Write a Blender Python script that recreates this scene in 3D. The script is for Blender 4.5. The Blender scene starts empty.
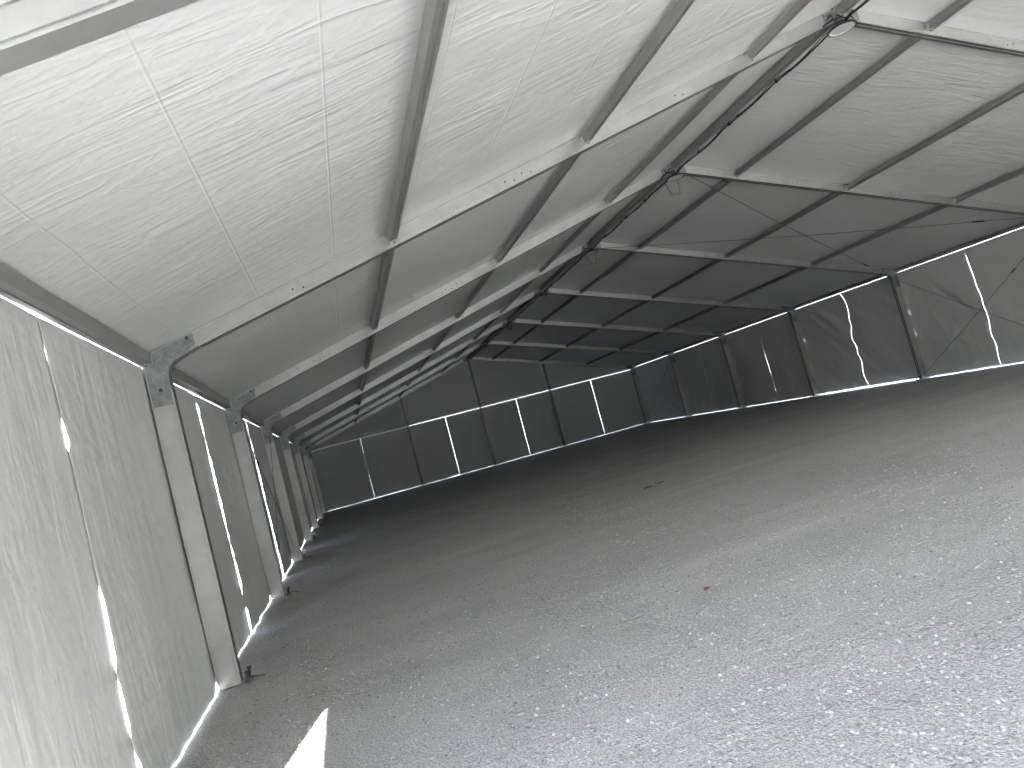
import bpy, math, random
from mathutils import Vector, noise, Matrix
random.seed(7)
C = bpy.context.scene.collection

# ------------------------------------------------------------ dimensions
W, B, NF = 18.0, 5.0, 6            # clear span, bay, index of the far gable frame
E, H = 3.2393, 5.8517              # underside of rafter at the eave and at the ridge
S = (H - E) / (W / 2)
CS = math.cos(math.atan(S))
DP = 0.165                          # rafter depth
RD = DP / CS                    # rafter depth measured vertically
Y0, Y1 = -10.0, 30.0
def under(x): return E + S * x if x <= W / 2 else E + S * (W - x)
def roof_z(x): return under(x) + RD + 0.012

# ------------------------------------------------------------ materials
def mat(name):
    m = bpy.data.materials.new(name); m.use_nodes = True
    nt = m.node_tree; b = nt.nodes['Principled BSDF']
    return m, nt, b
def N(nt, t, **k):
    n = nt.nodes.new(t)
    for a, v in k.items():
        if a in n.inputs.keys() if hasattr(n.inputs, 'keys') else False: n.inputs[a].default_value = v
        else: setattr(n, a, v)
    return n
def mapped(nt, scale, rot=(0, 0, 0), src=None):
    if src is None:
        tc = N(nt, 'ShaderNodeTexCoord'); src = tc.outputs['Object']
    mp = N(nt, 'ShaderNodeMapping'); mp.inputs['Scale'].default_value = scale; mp.inputs['Rotation'].default_value = rot
    nt.links.new(src, mp.inputs['Vector']); return mp.outputs['Vector']
def noise_tex(nt, vec, scale, detail=3, rough=.55, dist=0.0):
    n = N(nt, 'ShaderNodeTexNoise'); n.inputs['Scale'].default_value = scale; n.inputs['Detail'].default_value = detail
    n.inputs['Roughness'].default_value = rough; n.inputs['Distortion'].default_value = dist
    nt.links.new(vec, n.inputs['Vector']); return n.outputs['Fac']
def math_n(nt, op, a, b=None, c=None, clamp=False):
    n = N(nt, 'ShaderNodeMath', operation=op); n.use_clamp = clamp
    for i, v in enumerate((a, b, c)):
        if v is None: continue
        if isinstance(v, (int, float)): n.inputs[i].default_value = v
        else: nt.links.new(v, n.inputs[i])
    return n.outputs[0]
def ramp(nt, fac, stops):
    r = N(nt, 'ShaderNodeValToRGB'); e = r.color_ramp.elements
    while len(e) < len(stops): e.new(.5)
    for el, (p, c) in zip(e, stops): el.position = p; el.color = (*c, 1) if len(c) == 3 else c
    nt.links.new(fac, r.inputs['Fac']); return r.outputs['Color']
def bump(nt, b, h, strength, dist):
    n = N(nt, 'ShaderNodeBump'); n.inputs['Strength'].default_value = strength; n.inputs['Distance'].default_value = dist
    nt.links.new(h, n.inputs['Height']); nt.links.new(n.outputs['Normal'], b.inputs['Normal'])

def fabric(name, kind):
    m, nt, b = mat(name)
    b.inputs['Base Color'].default_value = (.58, .58, .56, 1)
    b.inputs['Roughness'].default_value = .38
    b.inputs['Specular IOR Level'].default_value = .5
    tc = N(nt, 'ShaderNodeTexCoord').outputs['Object']
    sx = N(nt, 'ShaderNodeSeparateXYZ'); nt.links.new(tc, sx.inputs[0])
    if kind == 'roof':      # creases run mostly down the slope (along x)
        a = noise_tex(nt, mapped(nt, (.5, 3.6, .3), (0, 0, math.radians(14)), tc), 1.5, 3, .55, .8)
        c = noise_tex(nt, mapped(nt, (.8, 2.6, .4), (0, 0, math.radians(-28)), tc), 1.7, 2, .5, 1.0)
        patch = math_n(nt, 'MULTIPLY', math_n(nt, 'SUBTRACT', noise_tex(nt, mapped(nt, (.6, .6, .6), (0, 0, 0), tc), 1.1, 3), .36), 3.4, None, True)
        fine = noise_tex(nt, mapped(nt, (1.2, 3.2, 1), (0, 0, math.radians(30)), tc), 5.0, 3, .6, 1.2)
        big = noise_tex(nt, mapped(nt, (.5, .8, .5), (0, 0, .3), tc), 1.2, 2)
        def ridge(v):       # |v-.5| folded into soft creases
            return math_n(nt, 'POWER', math_n(nt, 'SUBTRACT', 1.0, math_n(nt, 'MULTIPLY', math_n(nt, 'ABSOLUTE', math_n(nt, 'SUBTRACT', v, .5)), 4.0), None, True), 2.0)
        h = math_n(nt, 'MULTIPLY', ridge(a), math_n(nt, 'POWER', patch, 1.5))
        h = math_n(nt, 'ADD', h, math_n(nt, 'MULTIPLY', math_n(nt, 'MULTIPLY', ridge(c), .55), math_n(nt, 'SUBTRACT', 1.0, patch)))
        h = math_n(nt, 'ADD', h, math_n(nt, 'MULTIPLY', fine, .30))
        h = math_n(nt, 'ADD', h, math_n(nt, 'MULTIPLY', big, 3.0))
        # welded seams parallel to the purlins, every 0.83 m
        fx = math_n(nt, 'ABSOLUTE', math_n(nt, 'SUBTRACT', math_n(nt, 'FRACT', math_n(nt, 'DIVIDE', math_n(nt, 'ADD', sx.outputs['X'], .25), .8333)), .5))
        seam = math_n(nt, 'MULTIPLY', math_n(nt, 'SUBTRACT', .014, fx), 71.0, None, True)
        # fold lines across the bay
        fy = math_n(nt, 'ABSOLUTE', math_n(nt, 'SUBTRACT', math_n(nt, 'FRACT', math_n(nt, 'DIVIDE', math_n(nt, 'ADD', math_n(nt, 'MULTIPLY', noise_tex(nt, tc, .5, 1), .25), sx.outputs['Y']), 2.35)), .5))
        fold = math_n(nt, 'MULTIPLY', math_n(nt, 'SUBTRACT', .006, fy), 166.0, None, True)
        h = math_n(nt, 'ADD', h, math_n(nt, 'MULTIPLY', math_n(nt, 'ADD', seam, math_n(nt, 'MULTIPLY', fold, .9)), .22))
        bump(nt, b, h, .70, .016)
    else:
        tall = noise_tex(nt, mapped(nt, (4.2, 4.2, .5), (math.radians(8), 0, 0), tc), 1.4, 3, .55, .3)
        cr = noise_tex(nt, mapped(nt, (3.2, 3.2, 1.3), (math.radians(-14), 0, 0), tc), 2.2, 3, .55, .5)
        drape = noise_tex(nt, mapped(nt, (1.2, 1.2, 1.7), (math.radians(38), 0, 0), tc), .8, 3, .5, .2)
        crumple = noise_tex(nt, mapped(nt, (2.2, 2.2, 1.0), (math.radians(20), 0, 0), tc), 6.0, 3, .6, .4)
        cmask = math_n(nt, 'MULTIPLY', math_n(nt, 'SUBTRACT', noise_tex(nt, tc, 1.1, 2), .40), 4.0, None, True)
        h = math_n(nt, 'ADD', math_n(nt, 'MULTIPLY', tall, 1.0), math_n(nt, 'MULTIPLY', cr, .9))
        h = math_n(nt, 'ADD', h, math_n(nt, 'MULTIPLY', drape, 2.6))
        h = math_n(nt, 'ADD', h, math_n(nt, 'MULTIPLY', math_n(nt, 'MULTIPLY', crumple, cmask), .45))
        bump(nt, b, h, .85 if kind == 'wall' else .4, .022)
    return m
M_ROOF, M_WALL, M_GABLE = fabric('roof_tarpaulin', 'roof'), fabric('side_curtain_fabric', 'wall'), fabric('gable_fabric', 'gable')

def metal(name, col, rough, met, stain=.15, sc=3.0):
    m, nt, b = mat(name)
    v = noise_tex(nt, mapped(nt, (1, 1, 1)), sc, 5, .65)
    lo = tuple(c * (1 - stain) for c in col)
    nt.links.new(ramp(nt, v, [(.35, lo), (.65, col)]), b.inputs['Base Color'])
    b.inputs['Metallic'].default_value = met; b.inputs['Roughness'].default_value = rough
    return m
M_ALU = metal('anodised_aluminium', (.60, .595, .57), .36, .82, .15)
M_PURLIN = metal('purlin_aluminium', (.36, .355, .34), .45, .65, .12)
M_GALV = metal('galvanised_steel', (.36, .38, .37), .5, .6, .35, 22)
M_BOLT = metal('dark_bolt_steel', (.10, .10, .10), .5, .7)
M_TRACK = metal('keder_track_dark', (.13, .128, .12), .5, .4)
M_GPOST = metal('gable_post_aluminium', (.26, .26, .25), .45, .6)
M_WIRE = metal('steel_wire', (.16, .16, .16), .5, .6)
M_STAKE = metal('rusty_stake', (.10, .085, .07), .7, .3)
M_HOLE = metal('drilled_hole_shadow', (.03, .03, .03), .8, 0)
M_SCUFF = metal('black_scuff_paint', (.16, .16, .16), .7, 0)
m, nt, b = mat('black_rubber'); b.inputs['Base Color'].default_value = (.02, .02, .022, 1); b.inputs['Roughness'].default_value = .5; M_BLACK = m
m, nt, b = mat('lamp_diffuser'); b.inputs['Base Color'].default_value = (.50, .50, .47, 1); b.inputs['Roughness'].default_value = .35; M_DIFF = m
m, nt, b = mat('lamp_reflector'); b.inputs['Base Color'].default_value = (.9, .9, .86, 1); b.inputs['Roughness'].default_value = .2; b.inputs['Metallic'].default_value = .3; M_REFL = m
m, nt, b = mat('red_plastic'); b.inputs['Base Color'].default_value = (.28, .05, .05, 1); M_RED = m
m, nt, b = mat('dry_wood'); b.inputs['Base Color'].default_value = (.10, .09, .08, 1); M_STICK = m
m, nt, b = mat('pale_twig_bark'); b.inputs['Base Color'].default_value = (.42, .40, .36, 1); M_TWIG = m

def gravel():
    m, nt, b = mat('crushed_gravel')
    tc = N(nt, 'ShaderNodeTexCoord').outputs['Object']
    big = noise_tex(nt, mapped(nt, (.22, .9, 1), (0, 0, math.radians(38)), tc), 1.0, 4, .6, .6)
    grit = noise_tex(nt, tc, 55, 4, .7)
    v = N(nt, 'ShaderNodeTexVoronoi'); v.inputs['Scale'].default_value = 24; nt.links.new(tc, v.inputs['Vector'])
    v2 = N(nt, 'ShaderNodeTexVoronoi'); v2.inputs['Scale'].default_value = 60; nt.links.new(tc, v2.inputs['Vector'])
    c1 = ramp(nt, big, [(.30, (.49, .485, .48)), (.55, (.58, .575, .56)), (.75, (.66, .65, .63))])
    c2 = ramp(nt, grit, [(.32, (.50, .50, .52)), (.52, (1, 1, 1)), (.70, (1.28, 1.28, 1.26))])
    mx = N(nt, 'ShaderNodeMix', data_type='RGBA', blend_type='MULTIPLY'); mx.inputs[0].default_value = 1
    nt.links.new(c1, mx.inputs[6]); nt.links.new(c2, mx.inputs[7]); nt.links.new(mx.outputs[2], b.inputs['Base Color'])
    b.inputs['Roughness'].default_value = .9; b.inputs['Specular IOR Level'].default_value = .3
    mask = math_n(nt, 'MULTIPLY', math_n(nt, 'SUBTRACT', noise_tex(nt, tc, 1.7, 3), .42), 5.0, None, True)
    h = math_n(nt, 'ADD', math_n(nt, 'MULTIPLY', math_n(nt, 'SUBTRACT', 1.0, v.outputs['Distance']), math_n(nt, 'MULTIPLY', mask, 1.2)), math_n(nt, 'MULTIPLY', v2.outputs['Distance'], -.45))
    h = math_n(nt, 'ADD', h, math_n(nt, 'MULTIPLY', grit, .9))
    h = math_n(nt, 'ADD', h, math_n(nt, 'MULTIPLY', noise_tex(nt, mapped(nt, (.5, 2, 1), (0, 0, .7), tc), 4, 3), 1.6))
    bump(nt, b, h, 1.0, .022)
    return m
M_GRAVEL = gravel()
m, nt, b = mat('pale_stone')
g = N(nt, 'ShaderNodeNewGeometry'); nt.links.new(ramp(nt, g.outputs['Random Per Island'], [(0, (.22, .22, .23)), (.5, (.44, .44, .44)), (1, (.58, .58, .575))]), b.inputs['Base Color'])
b.inputs['Roughness'].default_value = .85; M_STONE = m

# ------------------------------------------------------------ mesh helpers
class MB:
    def __init__(s): s.v, s.f = [], []
    def add(s, vs, fs):
        o = len(s.v); s.v += [tuple(v) for v in vs]; s.f += [tuple(i + o for i in f) for f in fs]
    def box(s, x0, x1, y0, y1, z0, z1):
        s.add([(x, y, z) for z in (z0, z1) for y in (y0, y1) for x in (x0, x1)],
              [(0, 2, 3, 1), (4, 5, 7, 6), (0, 1, 5, 4), (2, 6, 7, 3), (0, 4, 6, 2), (1, 3, 7, 5)])
    def sections(s, A, Bs, caps=True):      # two matching rings joined
        n = len(A); fs = [(i, (i + 1) % n, n + (i + 1) % n, n + i) for i in range(n)]
        if caps: fs += [tuple(range(n))[::-1], tuple(range(n, 2 * n))]
        s.add(list(A) + list(Bs), fs)
    def tube(s, pts, r, n=8, caps=True):
        pts = [Vector(p) for p in pts]; rings = []
        for i, p in enumerate(pts):
            t = (pts[min(i + 1, len(pts) - 1)] - pts[max(i - 1, 0)]).normalized()
            u = t.cross(Vector((0, 0, 1)));  u = u.normalized() if u.length > 1e-3 else Vector((1, 0, 0))
            w = u.cross(t)
            rings.append([p + r * (math.cos(a) * u + math.sin(a) * w) for a in (2 * math.pi * k / n for k in range(n))])
        fs = [(i * n + k, i * n + (k + 1) % n, (i + 1) * n + (k + 1) % n, (i + 1) * n + k) for i in range(len(pts) - 1) for k in range(n)]
        if caps: fs += [tuple(range(n))[::-1], tuple((len(pts) - 1) * n + k for k in range(n))]
        s.add([q for R in rings for q in R], fs)
    def cyl(s, c, axis, r, h, n=6):
        a = Vector(axis).normalized() * (h / 2); s.tube([Vector(c) - a, Vector(c) + a], r, n)
    def lathe(s, c, prof, n=32):
        vs = []; m_ = len(prof)
        for k in range(n):
            a = 2 * math.pi * k / n
            vs += [(c[0] + r * math.cos(a), c[1] + r * math.sin(a), c[2] + z) for r, z in prof]
        s.add(vs, [(k * m_ + i, ((k + 1) % n) * m_ + i, ((k + 1) % n) * m_ + i + 1, k * m_ + i + 1) for k in range(n) for i in range(m_ - 1)])
    def plate(s, poly, y0, y1):             # polygon in x,z extruded along y
        s.sections([(x, y0, z) for x, z in poly], [(x, y1, z) for x, z in poly])
    def build(s, name, m, parent=None, smooth=False):
        me = bpy.data.meshes.new(name); me.from_pydata(s.v, [], s.f); me.update()
        me.materials.append(m)
        if smooth: me.polygons.foreach_set('use_smooth', [True] * len(me.polygons))
        o = bpy.data.objects.new(name, me); C.objects.link(o)
        if parent is not None: o.parent = parent; o.matrix_parent_inverse = parent.matrix_world.inverted()
        return o
def tag(o, label=None, cat=None, group=None, kind=None):
    for k, v in (('label', label), ('category', cat), ('group', group), ('kind', kind)):
        if v: o[k] = v
    return o
def thing(name, loc, label, cat, group=None):
    o = bpy.data.objects.new(name, None); C.objects.link(o); o.location = loc; o.empty_display_size = .2
    o.matrix_world = Matrix.Translation(loc)
    return tag(o, label, cat, group)
def finish_normals(o):
    import bmesh
    bm = bmesh.new(); bm.from_mesh(o.data); bmesh.ops.recalc_face_normals(bm, faces=bm.faces); bm.to_mesh(o.data); bm.free()
def bevel(o, w=.004, seg=2):
    b = o.modifiers.new('bevel', 'BEVEL'); b.width = w; b.segments = seg; b.limit_method = 'ANGLE'
    return o

ORD = ['closest', 'second', 'third', 'fourth', 'fifth', 'sixth', 'seventh', 'eighth']

# ------------------------------------------------------------ ground
fl = MB()
fl.add([(-60, -60, 0), (80, -60, 0), (80, 90, 0), (-60, 90, 0)], [(0, 1, 2, 3)])
tag(fl.build('floor', M_GRAVEL), 'grey crushed gravel ground running under and beyond the tent', None, None, 'structure')

T = (1 + 5 ** .5) / 2
ICO = [Vector(v).normalized() for v in [(-1, T, 0), (1, T, 0), (-1, -T, 0), (1, -T, 0), (0, -1, T), (0, 1, T), (0, -1, -T), (0, 1, -T), (T, 0, -1), (T, 0, 1), (-T, 0, -1), (-T, 0, 1)]]
ICF = [(0, 11, 5), (0, 5, 1), (0, 1, 7), (0, 7, 10), (0, 10, 11), (1, 5, 9), (5, 11, 4), (11, 10, 2), (10, 7, 6), (7, 1, 8), (3, 9, 4), (3, 4, 2), (3, 2, 6), (3, 6, 8), (3, 8, 9), (4, 9, 5), (2, 4, 11), (6, 2, 10), (8, 6, 7), (9, 8, 1)]
st = MB(); n = 0
while n < 26000:
    d = 2.2 + 13 * random.random() ** 1.6; a = math.radians(random.uniform(-16, 62))
    x = 1.43 + d * math.sin(a); y = -7.68 + d * math.cos(a)
    if x < .05: continue
    if noise.noise((x * .9, y * .9, 3)) + random.uniform(-.5, .5) < -.2: continue
    r = .004 + .0095 * random.random() ** 2.5
    q = Matrix.Rotation(random.uniform(0, 6.3), 3, 'Z')
    sc = (random.uniform(.8, 1.4), random.uniform(.7, 1.1), random.uniform(.5, .9))
    st.add([Vector((x, y, r * .3)) + q @ Vector([c * k * r * random.uniform(.8, 1.15) for c, k in zip(v, sc)]) for v in ICO], ICF)
    n += 1
tag(st.build('loose_stones', M_STONE), 'loose pale gravel stones strewn over the ground in the foreground', 'gravel', None, 'stuff')

# ------------------------------------------------------------ portal frames
def post_profile(x0, x1, hw):     # ring in (x, y), grooved at the inner and outer edges
    g = .012
    return [(x1, -hw), (x1, -.018), (x1 - .010, -.018), (x1 - .010, .018), (x1, .018), (x1, hw), (x1 - .016, hw), (x1 - .016, hw - g), (x1 - .030, hw - g), (x1 - .030, hw),
            (x0 + .030, hw), (x0 + .030, hw - g), (x0 + .016, hw - g), (x0 + .016, hw), (x0, hw), (x0, -hw), (x0 + .016, -hw), (x0 + .016, -hw + g), (x0 + .030, -hw + g), (x0 + .030, -hw),
            (x1 - .030, -hw), (x1 - .030, -hw + g), (x1 - .016, -hw + g), (x1 - .016, -hw)]
HW = .062
def rafter_profile():             # ring in (y, h), h measured up from the underside
    return [(y, DP + x) for x, y in post_profile(-DP, 0, HW)]   # x=-.215 -> h=0, x=0 -> h=.215
def side(x, s): return x if s < 0 else W - x      # mirror for the right-hand side
BR = 'white aluminium'
def portal(k, label):
    y = k * B
    t = thing('portal_frame', (0, y, 0), label, 'tent frame', 'portal frames of the tent')
    for s in (-1, 1):
        mb = MB(); P = post_profile(-.215, 0, HW)
        A = [(side(px, s), y + py, .02) for px, py in P]; Z = [(side(px, s), y + py, under(side(px, s)) + S * 0 + RD * .98 if False else (E + S * px) + RD * .98) for px, py in P]
        mb.sections(A, Z); finish_normals(mb.build('post', M_ALU, t))
        mb = MB(); R = rafter_profile(); xa, xb = (0.0, W / 2 - .004)
        A = [(side(xa, s), y + py, under(xa) + h / CS) for py, h in R]; Z = [(side(xb, s), y + py, under(xb) + h / CS) for py, h in R]
        mb.sections(A, Z); ra = mb.build('rafter', M_ALU, t); finish_normals(ra)
        # dark discs coloured as the shade inside the web's bolt holes
        for a_, c_ in ((-.050, -.016), (.016, .050)) if k >= 0 else ():
            mb = MB(); xs = sorted((side(-.001, s), side(.003, s))); mb.box(xs[0], xs[1], y + a_, y + c_, .03, E - .26); mb.build('keder_track', M_TRACK, t)
            mb = MB(); ring_ = lambda xx: [(side(xx, s), y + p_, under(xx) + q_) for p_, q_ in ((a_, -.003), (c_, -.003), (c_, .001), (a_, .001))]
            mb.sections(ring_(.34), ring_(W / 2 - .01)); o_ = mb.build('keder_track', M_TRACK, t); finish_normals(o_)
        for xh in (1.35, 3.9, 4.12, 6.3):
            for dx in (0, .11):
                mb = MB(); mb.cyl((side(xh + dx, s), y - HW - .0005, under(xh) + .5 * RD), (0, 1, 0), .010, .004, 8)
                mb.build('hole_shade_disc', M_HOLE, ra)
        # knee bracket: steel plates both sides and a curved inner flange
        r = .17
        poly = [(-.20, 2.82), (-.015, 2.82), (-.015, E - r * 1.15)]
        cx_, cz_ = r, E - r * .86
        a0, a1 = math.pi, math.pi / 2 + math.atan(S)
        arc = [(cx_ + r * math.cos(a0 + (a1 - a0) * i / 8), cz_ + r * math.sin(a0 + (a1 - a0) * i / 8)) for i in range(9)]
        poly += [(max(px, -.015), pz) for px, pz in arc]
        xe = .30
        poly += [(xe, under(xe) + .03), (xe, under(xe) + RD - .02), (-.20, E - .2 * S + RD - .02)]
        br = None
        for sy in (-1, 1):
            mb = MB(); mb.plate([(side(px, s), pz) for px, pz in poly], y + sy * (HW + .001), y + sy * (HW + .009))
            o = mb.build('eave_bracket', M_GALV, t); finish_normals(o)
            for bx, bz in ((.24, under(.24) + .13), (-.14, E + .10), (-.10, 2.98)):
                mb = MB(); mb.cyl((side(bx, s), y + sy * (HW + .014), bz), (0, 1, 0), .019, .016, 6); mb.build('bolt', M_BOLT, o)
        mb = MB(); outer = [(px, pz) for px, pz in arc]; inner = [(px + (-.012 if True else 0), pz + .012) for px, pz in arc]
        ring = [(.002, E - r * 1.5)] + outer + [(r + .16, under(r + .16))] + [(r + .16, under(r + .16) + .012)] + inner[::-1] + [(-.010, E - r * 1.5)]
        mb.plate([(side(px, s), pz) for px, pz in ring], y - HW, y + HW)
        finish_normals(mb.build('knee_gusset', M_GALV, t))
        # base plate with stakes
        mb = MB(); xs = sorted((side(-.27, s), side(.09, s))); mb.box(xs[0], xs[1], y - .14, y + .14, 0, .02)
        bp = bevel(mb.build('base_plate', M_GALV, t), .003)
        for sx, sy in ((.055, -.09), (.055, .09)):
            mb = MB(); mb.tube([(side(sx, s), y + sy, 0), (side(sx + .015, s), y + sy, .11)], .013, 8); mb.cyl((side(sx + .016, s), y + sy, .115), (0, 0, 1), .022, .016, 10)
            mb.build('stake', M_STAKE, bp)
        if k != -1:
            mb = MB(); a_ = [(side(.06, s), y - .06, .06), (side(.17, s), y - .02, .035), (side(.20, s), y + .05, .012)]; mb.tube(a_, .006, 6); mb.build('ratchet_strap_hook', M_STAKE, bp)
    # ridge bracket
    for sy in (-1, 1):
        mb = MB(); w = .27; m_ = W / 2
        mb.plate([(m_ - w, under(m_ - w) - .01), (m_, H - .012), (m_ + w, under(m_ + w) - .01), (m_ + w, under(m_ + w) + RD - .02), (m_, H + RD - .02), (m_ - w, under(m_ - w) + RD - .02)], y + sy * (HW + .001), y + sy * (HW + .010))
        o = mb.build('ridge_bracket', M_GALV, t); finish_normals(o)
        for bx in (-.2, -.11, .11, .2):
            mb = MB(); mb.cyl((m_ + bx, y + sy * (HW + .015), H + .10 + (-.2 * S if abs(bx) > .15 else 0) + (.04 if bx in (-.11, .2) else 0)), (0, 1, 0), .016, .014, 6); mb.build('bolt', M_BOLT, o)
    return t
FL = {-2: 'open end portal frame behind the viewer at the tent entrance',
      -1: 'aluminium portal frame whose scuffed rafter crosses the very top left corner',
      0: 'aluminium portal frame with the nearest full post on the left',
      1: 'second whole aluminium portal frame from the viewer, behind the one with the nearest post',
      2: 'third whole portal frame, the nearest whose right post stands inside the picture',
      3: 'fourth whole portal frame, its right post beside the loose wavy seam curtain',
      4: 'fifth whole portal frame, with a cable loop dangling at its ridge',
      5: 'sixth whole portal frame, one bay in front of the far gable',
      6: 'last aluminium portal frame, standing against the far gable wall'}
frames = {k: portal(k, FL[k]) for k in range(-2, NF + 1)}
# scuffs on the nearest rafter's web (painted marks with their own shape)
def scuff(x0, h0, L, hgt, seed):
    mb = MB(); y = -B - HW - .0008; n_ = 12; up = []; dn = []
    for i in range(n_ + 1):
        u = i / n_; x = x0 + u * L; c = under(x) + (h0 + .012 * math.sin(u * 5 + seed) + .012 * u) / CS
        w = hgt * math.sin(math.pi * u) * (.6 + .4 * noise.noise((u * 9, seed, 0))) + .0008
        up.append((x, y, c + w)); dn.append((x, y, c - w))
    mb.sections(up + dn[::-1], [(a, b_ + .0006, c_) for a, b_, c_ in up + dn[::-1]])
    return mb.build('scuff_mark', M_SCUFF, frames[-1])
scuff(1.02, .150, .075, .006, 1.0); scuff(1.14, .168, .07, .0025, 2.2)

# ------------------------------------------------------------ purlins, eave beams, ridge beams
def purlin(x, k, w, d, name, label, grp, cat='purlin', top=None, mtl=None):
    ya, yb = k * B + HW + .012, (k + 1) * B - HW - .012
    sl = 0 if abs(x - W / 2) < .01 or x < 0 or x > W else (S if x < W / 2 else -S)
    zc = (under(x) + RD - .030) if top is None else top
    t = thing(name, (x, ya, zc - d), label, cat, grp)
    ux, uz = (1 / math.hypot(1, sl), sl / math.hypot(1, sl)); nx, nz = -uz, ux
    def P(a, h): return (x + a * ux + h * nx, zc + a * uz + h * nz)
    def ring(hw_, h0, h1): return [P(-hw_, h0), P(-.012, h0), P(-.012, h0 + .006), P(.012, h0 + .006), P(.012, h0), P(hw_, h0), P(hw_, h1), P(-hw_, h1)]
    r = ring(w / 2, -d, 0); mb = MB(); mb.sections([(a, ya, c) for a, c in r], [(a, yb, c) for a, c in r])
    finish_normals(mb.build('beam', mtl or M_PURLIN, t))
    for yy, sg in ((ya - .010, 1), (yb + .010, -1)):
        mb = MB(); q = [P(-w / 2 - .008, -d - .008), P(w / 2 + .008, -d - .008), P(w / 2 + .008, -.003), P(-w / 2 - .008, -.003)]
        y2 = yy + sg * .055; mb.sections([(a, yy, c) for a, c in q], [(a, y2, c) for a, c in q])
        q2 = [P(-w / 2 - .03, -d - .004), P(w / 2 + .03, -d - .004), P(w / 2 + .03, -d + .045), P(-w / 2 - .03, -d + .045)]
        mb.sections([(a, yy, c) for a, c in q2], [(a, yy + sg * .006, c) for a, c in q2])
        o = mb.build('clip', M_ALU, t); finish_normals(o)
        mb = MB(); p_ = P(0, -d - .012); mb.cyl((p_[0], yy + sg * .03, p_[1]), (nx, 0, nz), .012, .010, 6); mb.build('bolt', M_BOLT, o)
    return t
BAY = {-2: 'in the bay behind the viewer', -1: 'in the nearest bay, before the first whole frame', 0: 'between the first and second whole frames', 1: 'between the second and third whole frames',
       2: 'between the third and fourth whole frames', 3: 'between the fourth and fifth whole frames', 4: 'between the fifth and sixth whole frames', 5: 'in the farthest bay by the gable'}
PX = [(2.47, 'left slope, lowest'), (4.98, 'left slope, middle'), (7.45, 'left slope, topmost'), (10.36, 'right slope, topmost'), (12.87, 'right slope, middle'), (15.5, 'right slope, lowest')]
for k in range(-2, NF):
    for x, d_ in PX:
        purlin(x, k, .088, .090, 'purlin', 'grey purlin on the ' + d_ + ', ' + BAY[k], 'roof purlins')
    purlin(W / 2, k, .11, .12, 'ridge_beam', 'dark ridge beam ' + BAY[k], 'ridge beams', 'beam', H + RD - .02)
    for s, nm in ((-1, 'left'), (1, 'right')):
        purlin(side(-.1735, s), k, .117, .111, 'eave_beam', 'long ' + nm + ' eave beam above the curtains ' + BAY[k], 'eave beams', 'beam', E - .1735 * S + RD + .002)

# ------------------------------------------------------------ roof tarpaulins
def grid(nu, nv, fn, name, m, solid=.0, parent=None):
    vs = [fn(i / nu, j / nv) for j in range(nv + 1) for i in range(nu + 1)]
    fs = [(j * (nu + 1) + i, j * (nu + 1) + i + 1, (j + 1) * (nu + 1) + i + 1, (j + 1) * (nu + 1) + i) for j in range(nv) for i in range(nu)]
    mb = MB(); mb.add(vs, fs); o = mb.build(name, m, parent, True)
    if solid:
        md = o.modifiers.new('thickness', 'SOLIDIFY'); md.thickness = solid; md.offset = 0
    return o
OV = .28
for k in range(-2, NF):
    def fn(u, v, k=k):
        x = -OV + u * (W + 2 * OV); y = k * B + v * B
        if k == NF - 1 and v > .999: y += .3
        if k == -2 and v < .001: y -= .3
        if x <= W / 2: z = E + S * x
        else: z = E + S * (W - x)
        z += RD + .001
        z -= .025 * math.exp(-abs(x - W / 2) / .25) * 0
        e = min(1, min(v, 1 - v) * 6)
        z += e * (.014 * noise.noise((x * .8, y * 1.5, 0)) + .005 * noise.noise((x * 2.2, y * 3.5, 7)) + .006 * abs(noise.noise((x * 1.0 + y * .6, y * 4.5, 5)))) + .004
        return (x, y, z)
    tag(grid(150, 84, fn, 'ceiling', M_ROOF, .003), 'white tarpaulin roof, creased and welded, ' + BAY[k], None, None, 'structure')

# ------------------------------------------------------------ side and gable curtains
def lerp_prof(prof, z):
    if z <= prof[0][0]: return prof[0][1]
    for (a, p), (b_, q) in zip(prof, prof[1:]):
        if z <= b_: return p + (q - p) * (z - a) / (b_ - a)
    return prof[-1][1]
def jag(z, seed, amp):            # ragged slit: opens and closes along its height
    return amp * (noise.noise((z * 3.1, seed, 1.7)) + .8 * noise.noise((z * 8, seed, 4.2)) + .8 * noise.noise((z * 17, seed, 2.2)))
# seam gap (metres) against height, per seam
GAPL = {-2.5: ([(0, .030), (.3, .035), (.42, -.01), (.55, .02), (.80, .022), (.86, -.01), (.95, .030), (1.35, .026), (1.5, .0), (1.8, -.01), (2.3, -.01), (2.4, .035), (2.52, .02), (2.6, -.02), (3.0, .0), (3.1, -.02), (3.4, .01)], .012),
        2.5: ([(0, .06), (.3, .05), (.45, .0), (.6, .02), (.8, .032), (1.5, .028), (2.2, .03), (2.45, .0), (2.6, .02), (2.9, .015), (3.0, .03), (3.4, .01)], .034),
        7.5: ([(0, .07), (.8, .04), (1.6, .035), (2.0, .045), (2.3, .02), (3.2, .015)], .03),
        12.5: ([(0, .08), (1, .045), (2, .035), (3.2, .015)], .035),
        17.5: ([(0, .08), (.3, .05), (.6, -.05), (2.3, -.05), (2.7, .06), (3.2, .06)], .02),
        22.5: ([(0, .04), (.3, -.05), (3.2, -.05)], .01), 27.5: ([(0, .03), (.3, -.05), (3.2, -.05)], .01)}
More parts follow.
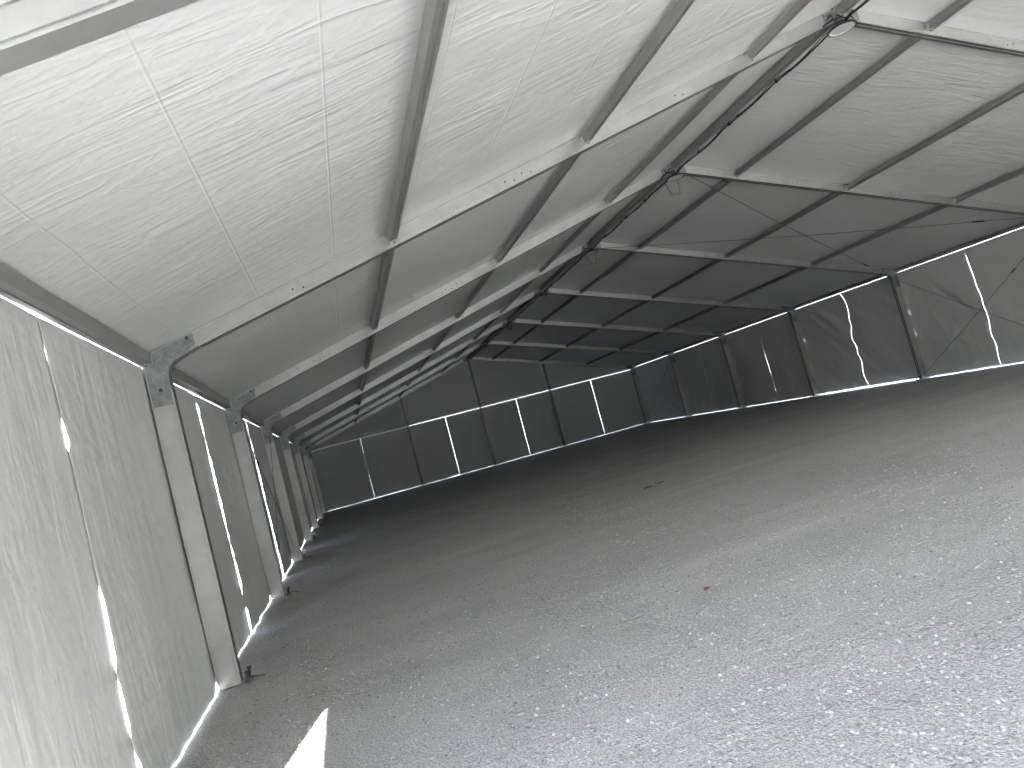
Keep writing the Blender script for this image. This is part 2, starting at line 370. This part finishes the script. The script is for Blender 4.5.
GAPR = {7.5: ([(0, .02), (.1, .010), (3.0, .010), (3.1, .0), (3.2, -.02)], .001), 12.5: ([(0, .02), (.1, .012), (3.0, .010), (3.2, .015)], .002),
        17.5: ([(0, .02), (.1, .0), (1.0, .0), (1.6, .006), (2.2, .004), (2.6, -.01), (3.2, -.02)], .008),
        22.5: ([(0, .03), (.15, -.01), (.3, -.004), (2.0, .001), (3.2, -.02)], .004), 27.5: ([(0, .03), (.15, -.01), (3.2, -.01)], .004)}
WIG = {7.5: .10, 12.5: .17, 17.5: .04}
def curtain_side(s, k, half):
    ya = k * B + (0 if half == 0 else 2.5); yb = ya + 2.5
    gaps = GAPL if s < 0 else GAPR
    nm = 'wall_left' if s < 0 else 'wall_right'
    bot = .014 if s < 0 else (.055 if k == 2 else .028 if k == 1 else .016)
    def edge(y, z, sg):
        if y in gaps:
            prof, amp = gaps[y]; g_ = lerp_prof(prof, z) + jag(z, y * 1.3 + (0 if s < 0 else 50), amp)
            g_ = max(g_, -.03)
            w = (WIG.get(y, .015) * (noise.noise((z * 1.1, y, 9)) * 1.3 + .30 * noise.noise((z * 3.3, y, 2)))) if s > 0 else .02 * noise.noise((z * 1.5, y, 3))
            return y + w + sg * g_ / 2
        return y + (.12 if y == Y1 else -.12 if y == Y0 else sg * (-.02))
    near = s < 0 and k <= 0
    nu, nv = (56, 110) if near else (36, 84)
    def fn(u, v):
        zt = (3.2455 + .004 * noise.noise((ya * .7 + u * 6, 2, 1)) - .012 * max(0, 1 - abs(u - (1 if half == 0 else 0)) * 6)) if s < 0 else 3.2465 + .002 * noise.noise((ya * .7 + u * 4, 2, 1))
        zb = bot + .010 * noise.noise((ya + u * 5, 7, 0)) * (1.0 if s < 0 else .6)
        if s > 0 and k == 2: zb -= .012 * abs(u * 2.5 + (0 if half == 0 else 2.5) - 2.6) / 2.5
        if s < 0: zb += .09 * max(0, 1 - min(abs(ya + 2.5 * u - k * B), abs(ya + 2.5 * u - k * B - B)) / .22)
        z = zb + v * (zt - zb)
        y = edge(ya, z, 1) * (1 - u) + edge(yb, z, -1) * u
        # folds: vertical hang plus a diagonal drape
        am = .030 if s < 0 else .040
        d = am * noise.noise((y * 1.7, z * .45, 1.1)) + .012 * noise.noise((y * 4.5, z * .6, 4.0))
        if s > 0 and k in (1, 2):
            q = (y - k * B) + 1.1 * z if False else (y - k * B) * .9 - z * 1.0
            d += (.075 if k == 2 else .045) * noise.noise((q * 2.6, (y + z) * .35, 8.0)) * (1.2 if k == 2 else 1)
        d *= min(1, 4 * (1 - v) + .12)
        x = -.235 + d
        if half and 2.5 + k * B in gaps:
            gg = lerp_prof(gaps[ya][0], z) + jag(z, ya * 1.3 + (0 if s < 0 else 50), gaps[ya][1])
            x += .35 * max(gg, 0) * max(0, 1 - u * 4) * (1 if s < 0 else .3)
        if y in (ya, yb): pass
        return (side(x, s), y, z)
    o = grid(nu, nv, fn, nm, M_WALL, .0015)
    return o
SIDE_OPEN = {(-1, -2, 0), (-1, -2, 1)}
for s in (-1, 1):
    for k in range(-2, NF):
        for half in (0, 1):
            if (s, k, half) in SIDE_OPEN: continue
            o = curtain_side(s, k, half)
            tag(o, f"white {'left' if s < 0 else 'right'} side curtain panel, {'near' if half == 0 else 'far'} half, {BAY[k]}", None, None, 'structure')

GP = [0, 5, 9, 13, 18]
GSEAM = [2.5, 7.05, 11.05, 15.5]
def gable(y, far):
    nm = 'wall_far' if far else 'wall_near'
    sgn = 1 if far else -1
    edges = sorted([(g_, 0) for g_ in GP] + [(g_, 1) for g_ in GSEAM])
    for i, ((xa, ta), (xb, tb)) in enumerate(zip(edges, edges[1:])):
        if not far and xa >= NEAR_OPEN_FROM: continue
        def fn(u, v):
            zt = 3.182 if xa >= 5 or not far else 3.205
            if far and xa == 0: zt -= .05 * max(0, 1 - u * 6)
            zb = .009 + .010 * noise.noise((xa + u * 4, y, 1)) + (.02 * max(0, 1 - abs(u - 1) * 3) if xa == 5 else 0)
            if far and xa == 2.5 and u < .6: zb = .015
            z = zb + v * (zt - zb)
            ga = .005 if ta and xa > 5 else (.002 if ta else -.01); gb = .005 if tb and xb > 5 else (.002 if tb else -.01)
            if ta and xa == 2.5: ga = .0005 * (1 + 4 * noise.noise((z * 5, 1, 1))) if z < 1.3 or z > 2.4 else -.004
            x = (xa + ga - (.25 if xa == 0 else 0)) * (1 - u) + (xb - gb + (.25 if xb == 18 else 0)) * u
            d = .03 * noise.noise((x * 1.2, z * .5, y)) + (.03 * noise.noise((x * 2 + z * 2, z, 3)) * max(0, 1 - z) if xa == 0 else 0)
            return (x, y + sgn * .11 + d * min(1, 4 * (1 - v) + .1), z)
        tag(grid(28, 36, fn, nm, M_GABLE, .0015), f"white {'far' if far else 'near'} gable curtain, {['leftmost', 'second', 'third', 'fourth', 'fifth', 'sixth', 'seventh', 'rightmost'][i]} of the lower panels", None, None, 'structure')
    for i, (xa, xb) in enumerate(zip(GP, GP[1:])):
        def fn(u, v):
            x = (xa - (.26 if i == 0 else -.01)) * (1 - u) + (xb + (.26 if i == 3 else -.01)) * u; zb = 3.215; zt = max(zb, under(x) + RD + .028)
            z = zb + v * (zt - zb); return (x, y + sgn * .10 + .02 * noise.noise((x, z, y)) * min(1, 5 * (1 - v)) * min(1, 5 * v), z)
        tag(grid(28, 24, fn, nm, M_GABLE, .0015), f"upper {'far' if far else 'near'} gable sheet under the roof, {['leftmost', 'second from left', 'second from right', 'rightmost'][i]}", None, None, 'structure')
    for i, x in enumerate(GP[1:-1]):
        nmx = ['left', 'middle', 'right'][i]
        t = thing('gable_post', (x, y, 0), f"{nmx} upright post of the {'far' if far else 'near'} gable wall", 'post', 'gable posts')
        mb = MB(); P = post_profile(-.16, 0, .05); yy = y - .07 * sgn - 0
        mb.sections([(x + py, yy - sgn * 0 + (px + .08) * sgn * -1 * 1.0 + .0, .015) for px, py in P], [(x + py, yy + (px + .08) * sgn * -1, under(x) - .01) for px, py in P])
        finish_normals(mb.build('post', M_GPOST, t))
        mb = MB(); mb.box(x - .10, x + .10, yy - .12, yy + .12, 0, .015); mb.build('base_plate', M_GALV, t)
        mb = MB(); mb.box(x - .07, x + .07, yy - .07, yy + .07, under(x) - .13, under(x) - .012); mb.build('head_bracket', M_GALV, t)
    for i, (xa, xb) in enumerate(zip(GP, GP[1:])):
        mb = MB(); mb.box(xa + (.05 if i else 0), xb - (.05 if i < 3 else 0), y - .03 + .03 * sgn, y + .03 + .03 * sgn, 3.185, 3.245)
        o = bevel(mb.build('gable_rail', M_PURLIN), .004)
        tag(o, f"{['leftmost', 'second', 'third', 'rightmost'][i]} horizontal rail across the {'far' if far else 'near'} gable at eave height", 'rail', 'gable rails')
NEAR_OPEN_FROM = 5
gable(Y1, True); gable(Y0, False)

# ------------------------------------------------------------ bracing wires
def wire(P, Q, label, grp, tb=.12, r=.006, sag=.02):
    P, Q = Vector(P), Vector(Q)
    t = thing('bracing_wire', P, label, 'wire', grp)
    pts = [P.lerp(Q, i / 16) - Vector((0, 0, sag * math.sin(math.pi * i / 16))) for i in range(17)]
    mb = MB(); mb.tube(pts, r, 6); mb.build('wire', M_WIRE, t, True)
    a, b_ = P.lerp(Q, tb), P.lerp(Q, tb + .025)
    off = Vector((0, 0, -sag * math.sin(math.pi * tb)))
    mb = MB(); mb.tube([a + off, a.lerp(b_, .15) + off, a.lerp(b_, .85) + off, b_ + off], .018, 8); mb.build('turnbuckle', M_BOLT, t)
for s in (-1, 1):
    X = side(.0, s) + (-.06 if s < 0 else .06) + (0.0)
    X = side(-.06, s)
    nm = 'left' if s < 0 else 'right'
    for k, wh in ((1, 'nearer'), (5, 'farthest')):
        ya, yb = k * B + .08, (k + 1) * B - .08
        wire((X, yb, .12), (X, ya, 3.05), f"bracing wire on the {nm} wall in the {wh} braced bay, rising towards the viewer", 'wall bracing wires', .74)
        X2 = X + (.02 if s < 0 else -.02)
        wire((X2, ya, .12), (X2, yb, 3.08), f"bracing wire on the {nm} wall in the {wh} braced bay, rising away from the viewer", 'wall bracing wires', .2)
ya, yb = B + .08, 2 * B - .08
dz = .10
wire((W - .35, yb, under(W - .35) + dz - .06), (W / 2 + .35, ya, under(W / 2 + .35) + dz - .06), 'thin bracing wire on the right roof slope from far eave up to near ridge', 'roof bracing wires', .1, .006, .05)
wire((W - .35, ya, under(W - .35) + dz - .10), (W / 2 + .35, yb, under(W / 2 + .35) + dz - .10), 'thin bracing wire on the right roof slope from near eave up to far ridge', 'roof bracing wires', .1, .006, .05)

# ------------------------------------------------------------ ridge lamps and power cable
def lamp(k, label, tilt=0.0):
    y = k * B - .18 if k != 0 else -.10
    c = (W / 2 - .07, y, H - .16)
    t = thing('hanging_lamp', c, label, 'lamp', 'round lamps along the ridge')
    mb = MB(); mb.lathe(c, [(.0, .095), (.055, .095), (.065, .05), (.11, .045), (.165, .022), (.184, .014), (.184, -.006), (.168, -.010), (.166, .004)]); o1 = mb.build('housing', M_BLACK, t, False)
    mb = MB(); mb.lathe(c, [(.166, -.004), (.150, .004), (.148, .006)]); mb.build('reflector_ring', M_REFL, t)
    mb = MB(); mb.lathe(c, [(.149, .004), (.08, .0015), (.0, .0)]); mb.build('diffuser', M_DIFF, t, True)
    mb = MB(); pts = [(c[0] + .02 * math.cos(a) * (1 if True else 0), c[1], c[2] + .125 + .03 * math.sin(a)) for a in [i * math.pi / 6 for i in range(13)]]
    mb.tube(pts, .004, 6, False)
    mb.build('hook', M_BLACK, t)
    if k == -99: pass
    if tilt:
        t.rotation_euler = (0, tilt, .4)
    return t
for k, nm in ((0, 'closest'), (1, 'second'), (2, 'third'), (3, 'fourth'), (5, 'farthest')):
    lamp(k, f'{nm} black-rimmed round lamp hanging under the ridge' + (', at the far end' if k == 5 else ', counted from the viewer'))
# cable along the ridge
def rz(y): return H + RD - .02 - .12 - .02
pts = []; y = Y0 + .3
while y < Y1 - .3:
    ph = (y % B) / B
    near_f = min(ph, 1 - ph)
    d = .035 * abs(math.sin(y * 2.05)) + .02 * noise.noise((y, 1, 1))
    z = rz(y) - .02 - d
    if near_f < .04: z = H - .035
    pts.append((W / 2 + .055 + .015 * noise.noise((y * 1.5, 3, 3)), y, z)); y += .1
mb = MB(); mb.tube(pts, .013, 6); mb.tube([(a - .03, b_, c_ + .01 + .012 * math.sin(b_ * 5)) for a, b_, c_ in pts], .008, 6)
cab = tag(mb.build('power_cable', M_BLACK, None, True), 'black power cable tied along the underside of the ridge beams', 'cable')
for k in range(-1, NF):
    for f_ in (.30, .52, .58, .80):
        yy = k * B + f_ * B
        mb = MB(); cz = rz(yy) - .03; cx_ = W / 2 + .05
        mb.cyl((cx_, yy, cz), (0, 1, 0), .030, .022, 8); mb.tube([(cx_ + .03, yy, cz), (cx_ + .07, yy - .01, cz + .01)], .004, 5)
        mb.build('cable_tie', M_BLACK, cab)
# coils of slack at the ridge brackets
def coil(k, rx, rz_, label, n_=2, x0=W / 2 + .0):
    mb = MB(); y = k * B - .10; pts = []
    for i in range(24 * n_ + 1):
        a = i * 2 * math.pi / 24; w = 1 + .07 * math.sin(a * 1.5 + k)
        pts.append((x0 + rx * w * math.sin(a), y - .02 * math.sin(a * .5) - .01 * i / 24, H - .02 - rz_ * w * (1 - math.cos(a)) / 1))
    mb.tube(pts, .010, 6)
    pts2 = [(x0 - .25 + .5 * i / 20, y + .01 * math.sin(i), H + .02 - .2 * abs(i - 10) / 20 + .035 * math.sin(i * 1.9 + k)) for i in range(21)]
    mb.tube(pts2, .011, 6)
    return tag(mb.build('cable_coil', M_BLACK, None, True), label, 'cable', 'cable slack at the ridge')
coil(4, .075, .15, 'black cable loop dangling below the ridge of the fifth whole frame', 2, W / 2 - .02)
def bundle(k, label):
    mb = MB(); y = k * B - .09; rr = random.Random(k + 5); x0 = W / 2
    pts = [(x0 - .30, y + .05, H - .03)]
    for i in range(14):
        pts.append((x0 - .22 + .40 * i / 13 + rr.uniform(-.03, .03), y + rr.uniform(-.03, .02), H + .05 + rr.uniform(-.06, .10) - .10 * abs(i - 7) / 7))
    fine = []
    for a, b_ in zip(pts, pts[1:]):
        for j in range(3): fine.append(Vector(a).lerp(Vector(b_), j / 3))
    mb.tube(fine, .008, 6)
    mb.tube([(x0 - .32, y + .03, H - .085), (x0 - .18, y, H - .02), (x0 - .02, y, H + .0), (x0 + .05, y, H + .08), (x0 + .12, y - .02, H + .20)], .014, 6)
    mb.tube([(x0 + .02, y - .02, H + .12), (x0 + .17, y - .02, H + .15)], .012, 6)
    return tag(mb.build('cable_bundle', M_BLACK, None, True), label, 'cable', 'cable slack at the ridge')
for k, nm in ((0, 'first'), (1, 'second'), (2, 'third'), (3, 'fourth'), (5, 'sixth')):
    bundle(k, f'tangled black cable on the ridge bracket of the {nm} whole frame')
for k in (1, 2, 5):
    mb = MB(); y = k * B + .5
    pts = [Vector((W / 2 + .06, y, rz(y) - .05)), Vector((W / 2 + .07, y - .12, rz(y) - .35)), Vector((W / 2 + .13, y - .35, rz(y) - .42)), Vector((W / 2 + .06, y - .55, rz(y) - .08))]
    mb.tube(pts, .005, 5)
    mb.build('loose_tail', M_BLACK, cab)

# ------------------------------------------------------------ small litter on the gravel
def stick(x, y, ang, L, r, label, seed):
    mb = MB(); rr = random.Random(seed); pts = [(x + L * i / 6 * math.cos(ang) + rr.uniform(-.02, .02), y + L * i / 6 * math.sin(ang) + rr.uniform(-.02, .02), r * 1.1 + rr.uniform(0, .01)) for i in range(7)]
    mb.tube(pts, r, 6); tag(mb.build('stick', M_STICK), label, 'stick', 'litter on the gravel')
stick(6.55, 4.80, .35, .15, .014, 'short dark stick lying mid-floor, left of its twin', 1)
stick(6.86, 4.96, .2, .18, .009, 'short dark stick lying mid-floor, right of its twin', 2)
mb = MB(); mb.add([(4.03, -2.02, .012), (4.09, -2.00, .02), (4.10, -1.985, .014), (4.04, -1.99, .022), (4.03, -2.02, .002), (4.09, -2.00, .002), (4.10, -1.985, .002), (4.04, -1.99, .002)],
                 [(0, 1, 2, 3), (7, 6, 5, 4), (0, 4, 5, 1), (1, 5, 6, 2), (2, 6, 7, 3), (3, 7, 4, 0)])
tag(mb.build('plastic_scrap', M_RED), 'tiny red plastic scrap on the gravel in the foreground', 'litter')
mb = MB(); mb.tube([(.03 + .5 * i / 14, -1.25 + .22 * i / 14 + .015 * math.sin(i * 1.1), .010 + .004 * math.sin(i)) for i in range(15)], .0035, 6)
tag(mb.build('twig', M_TWIG, None, True), 'thin pale twig on the ground between near post and sun patch', 'twig')

# ------------------------------------------------------------ light
w = bpy.data.worlds.new('sky'); bpy.context.scene.world = w; w.use_nodes = True
nt = w.node_tree; bg = nt.nodes['Background']
tcw = nt.nodes.new('ShaderNodeTexCoord'); sepw = nt.nodes.new('ShaderNodeSeparateXYZ'); nt.links.new(tcw.outputs['Generated'], sepw.inputs[0])
nt.links.new(ramp(nt, sepw.outputs['Z'], [(0.0, (.90, .92, .95)), (.25, (.76, .84, .97)), (1.0, (.45, .60, .92))]), bg.inputs['Color'])
bg.inputs['Strength'].default_value = 1.0
sun = bpy.data.lights.new('sun', 'SUN'); sun.energy = 5.0; sun.angle = math.radians(.53); sun.color = (1, .95, .87)
so = bpy.data.objects.new('sun', sun); C.objects.link(so)
so.rotation_euler = Vector((1, 4, -2.963)).to_track_quat('-Z', 'Y').to_euler()

# ------------------------------------------------------------ added unseen leafy blocker behind the viewer, cutting low light down the tent
m, nt, b = mat('blocker_leaves')
nt.links.new(ramp(nt, noise_tex(nt, mapped(nt, (1, 1, 1)), 9, 4, .7), [(.3, (.012, .022, .008)), (.7, (.05, .08, .03))]), b.inputs['Base Color']); b.inputs['Roughness'].default_value = .8
mb = MB(); nx, nz = 160, 26; vs = []
def hp(x, a):                      # cross-section of the added blocker
    hh = 5.3 + .4 * noise.noise((x * .3, 0, 5)); c_, s_ = math.cos(a), math.sin(a)
    r_ = 1 + .14 * noise.noise((x * 1.4, c_ * 2, s_ * 4)) + .07 * noise.noise((x * 4, c_ * 6, s_ * 9))
    return (x, -23 + 1.1 * r_ * (abs(c_) ** .5) * (1 if c_ > 0 else -1), hh * r_ * max(0, s_) ** .45)
vs = [hp(-14 + 54 * i / nx, math.pi * j / nz) for i in range(nx + 1) for j in range(nz + 1)]
mb.add(vs, [(i * (nz + 1) + j, i * (nz + 1) + j + 1, (i + 1) * (nz + 1) + j + 1, (i + 1) * (nz + 1) + j) for i in range(nx) for j in range(nz)] + [tuple(range(nz + 1))[::-1], tuple(nx * (nz + 1) + j for j in range(nz + 1))])
tag(mb.build('light_blocker', m), 'added dark leafy light blocker outside, behind the viewer', None, None, 'structure')

# ------------------------------------------------------------ camera
cam = bpy.data.cameras.new('camera'); co = bpy.data.objects.new('camera', cam); C.objects.link(co)
R = Matrix(((0.9403800486084867, 0.23428226108687006, -0.2465708545613695), (-0.22435774924581725, -0.11758415962980973, -0.9673869782860953), (-0.25563443534166397, 0.965031495622902, -0.058010756962597436)))
co.matrix_world = Matrix.Translation((1.4305, -7.6786, 1.7452)) @ R.to_4x4()
cam.sensor_fit = 'HORIZONTAL'; cam.sensor_width = 36; cam.lens = 715.218 / 1024 * 36; cam.clip_start = .05; cam.clip_end = 500
sc = bpy.context.scene; sc.camera = co
sc.view_settings.view_transform = 'Standard'; sc.view_settings.look = 'None'; sc.view_settings.gamma = 1.0; sc.view_settings.use_curve_mapping = False
sc.view_settings.exposure = 3.58
sc.cycles.max_bounces = 16; sc.cycles.diffuse_bounces = 10; sc.cycles.glossy_bounces = 6
sc.cycles.sample_clamp_indirect = 8.0
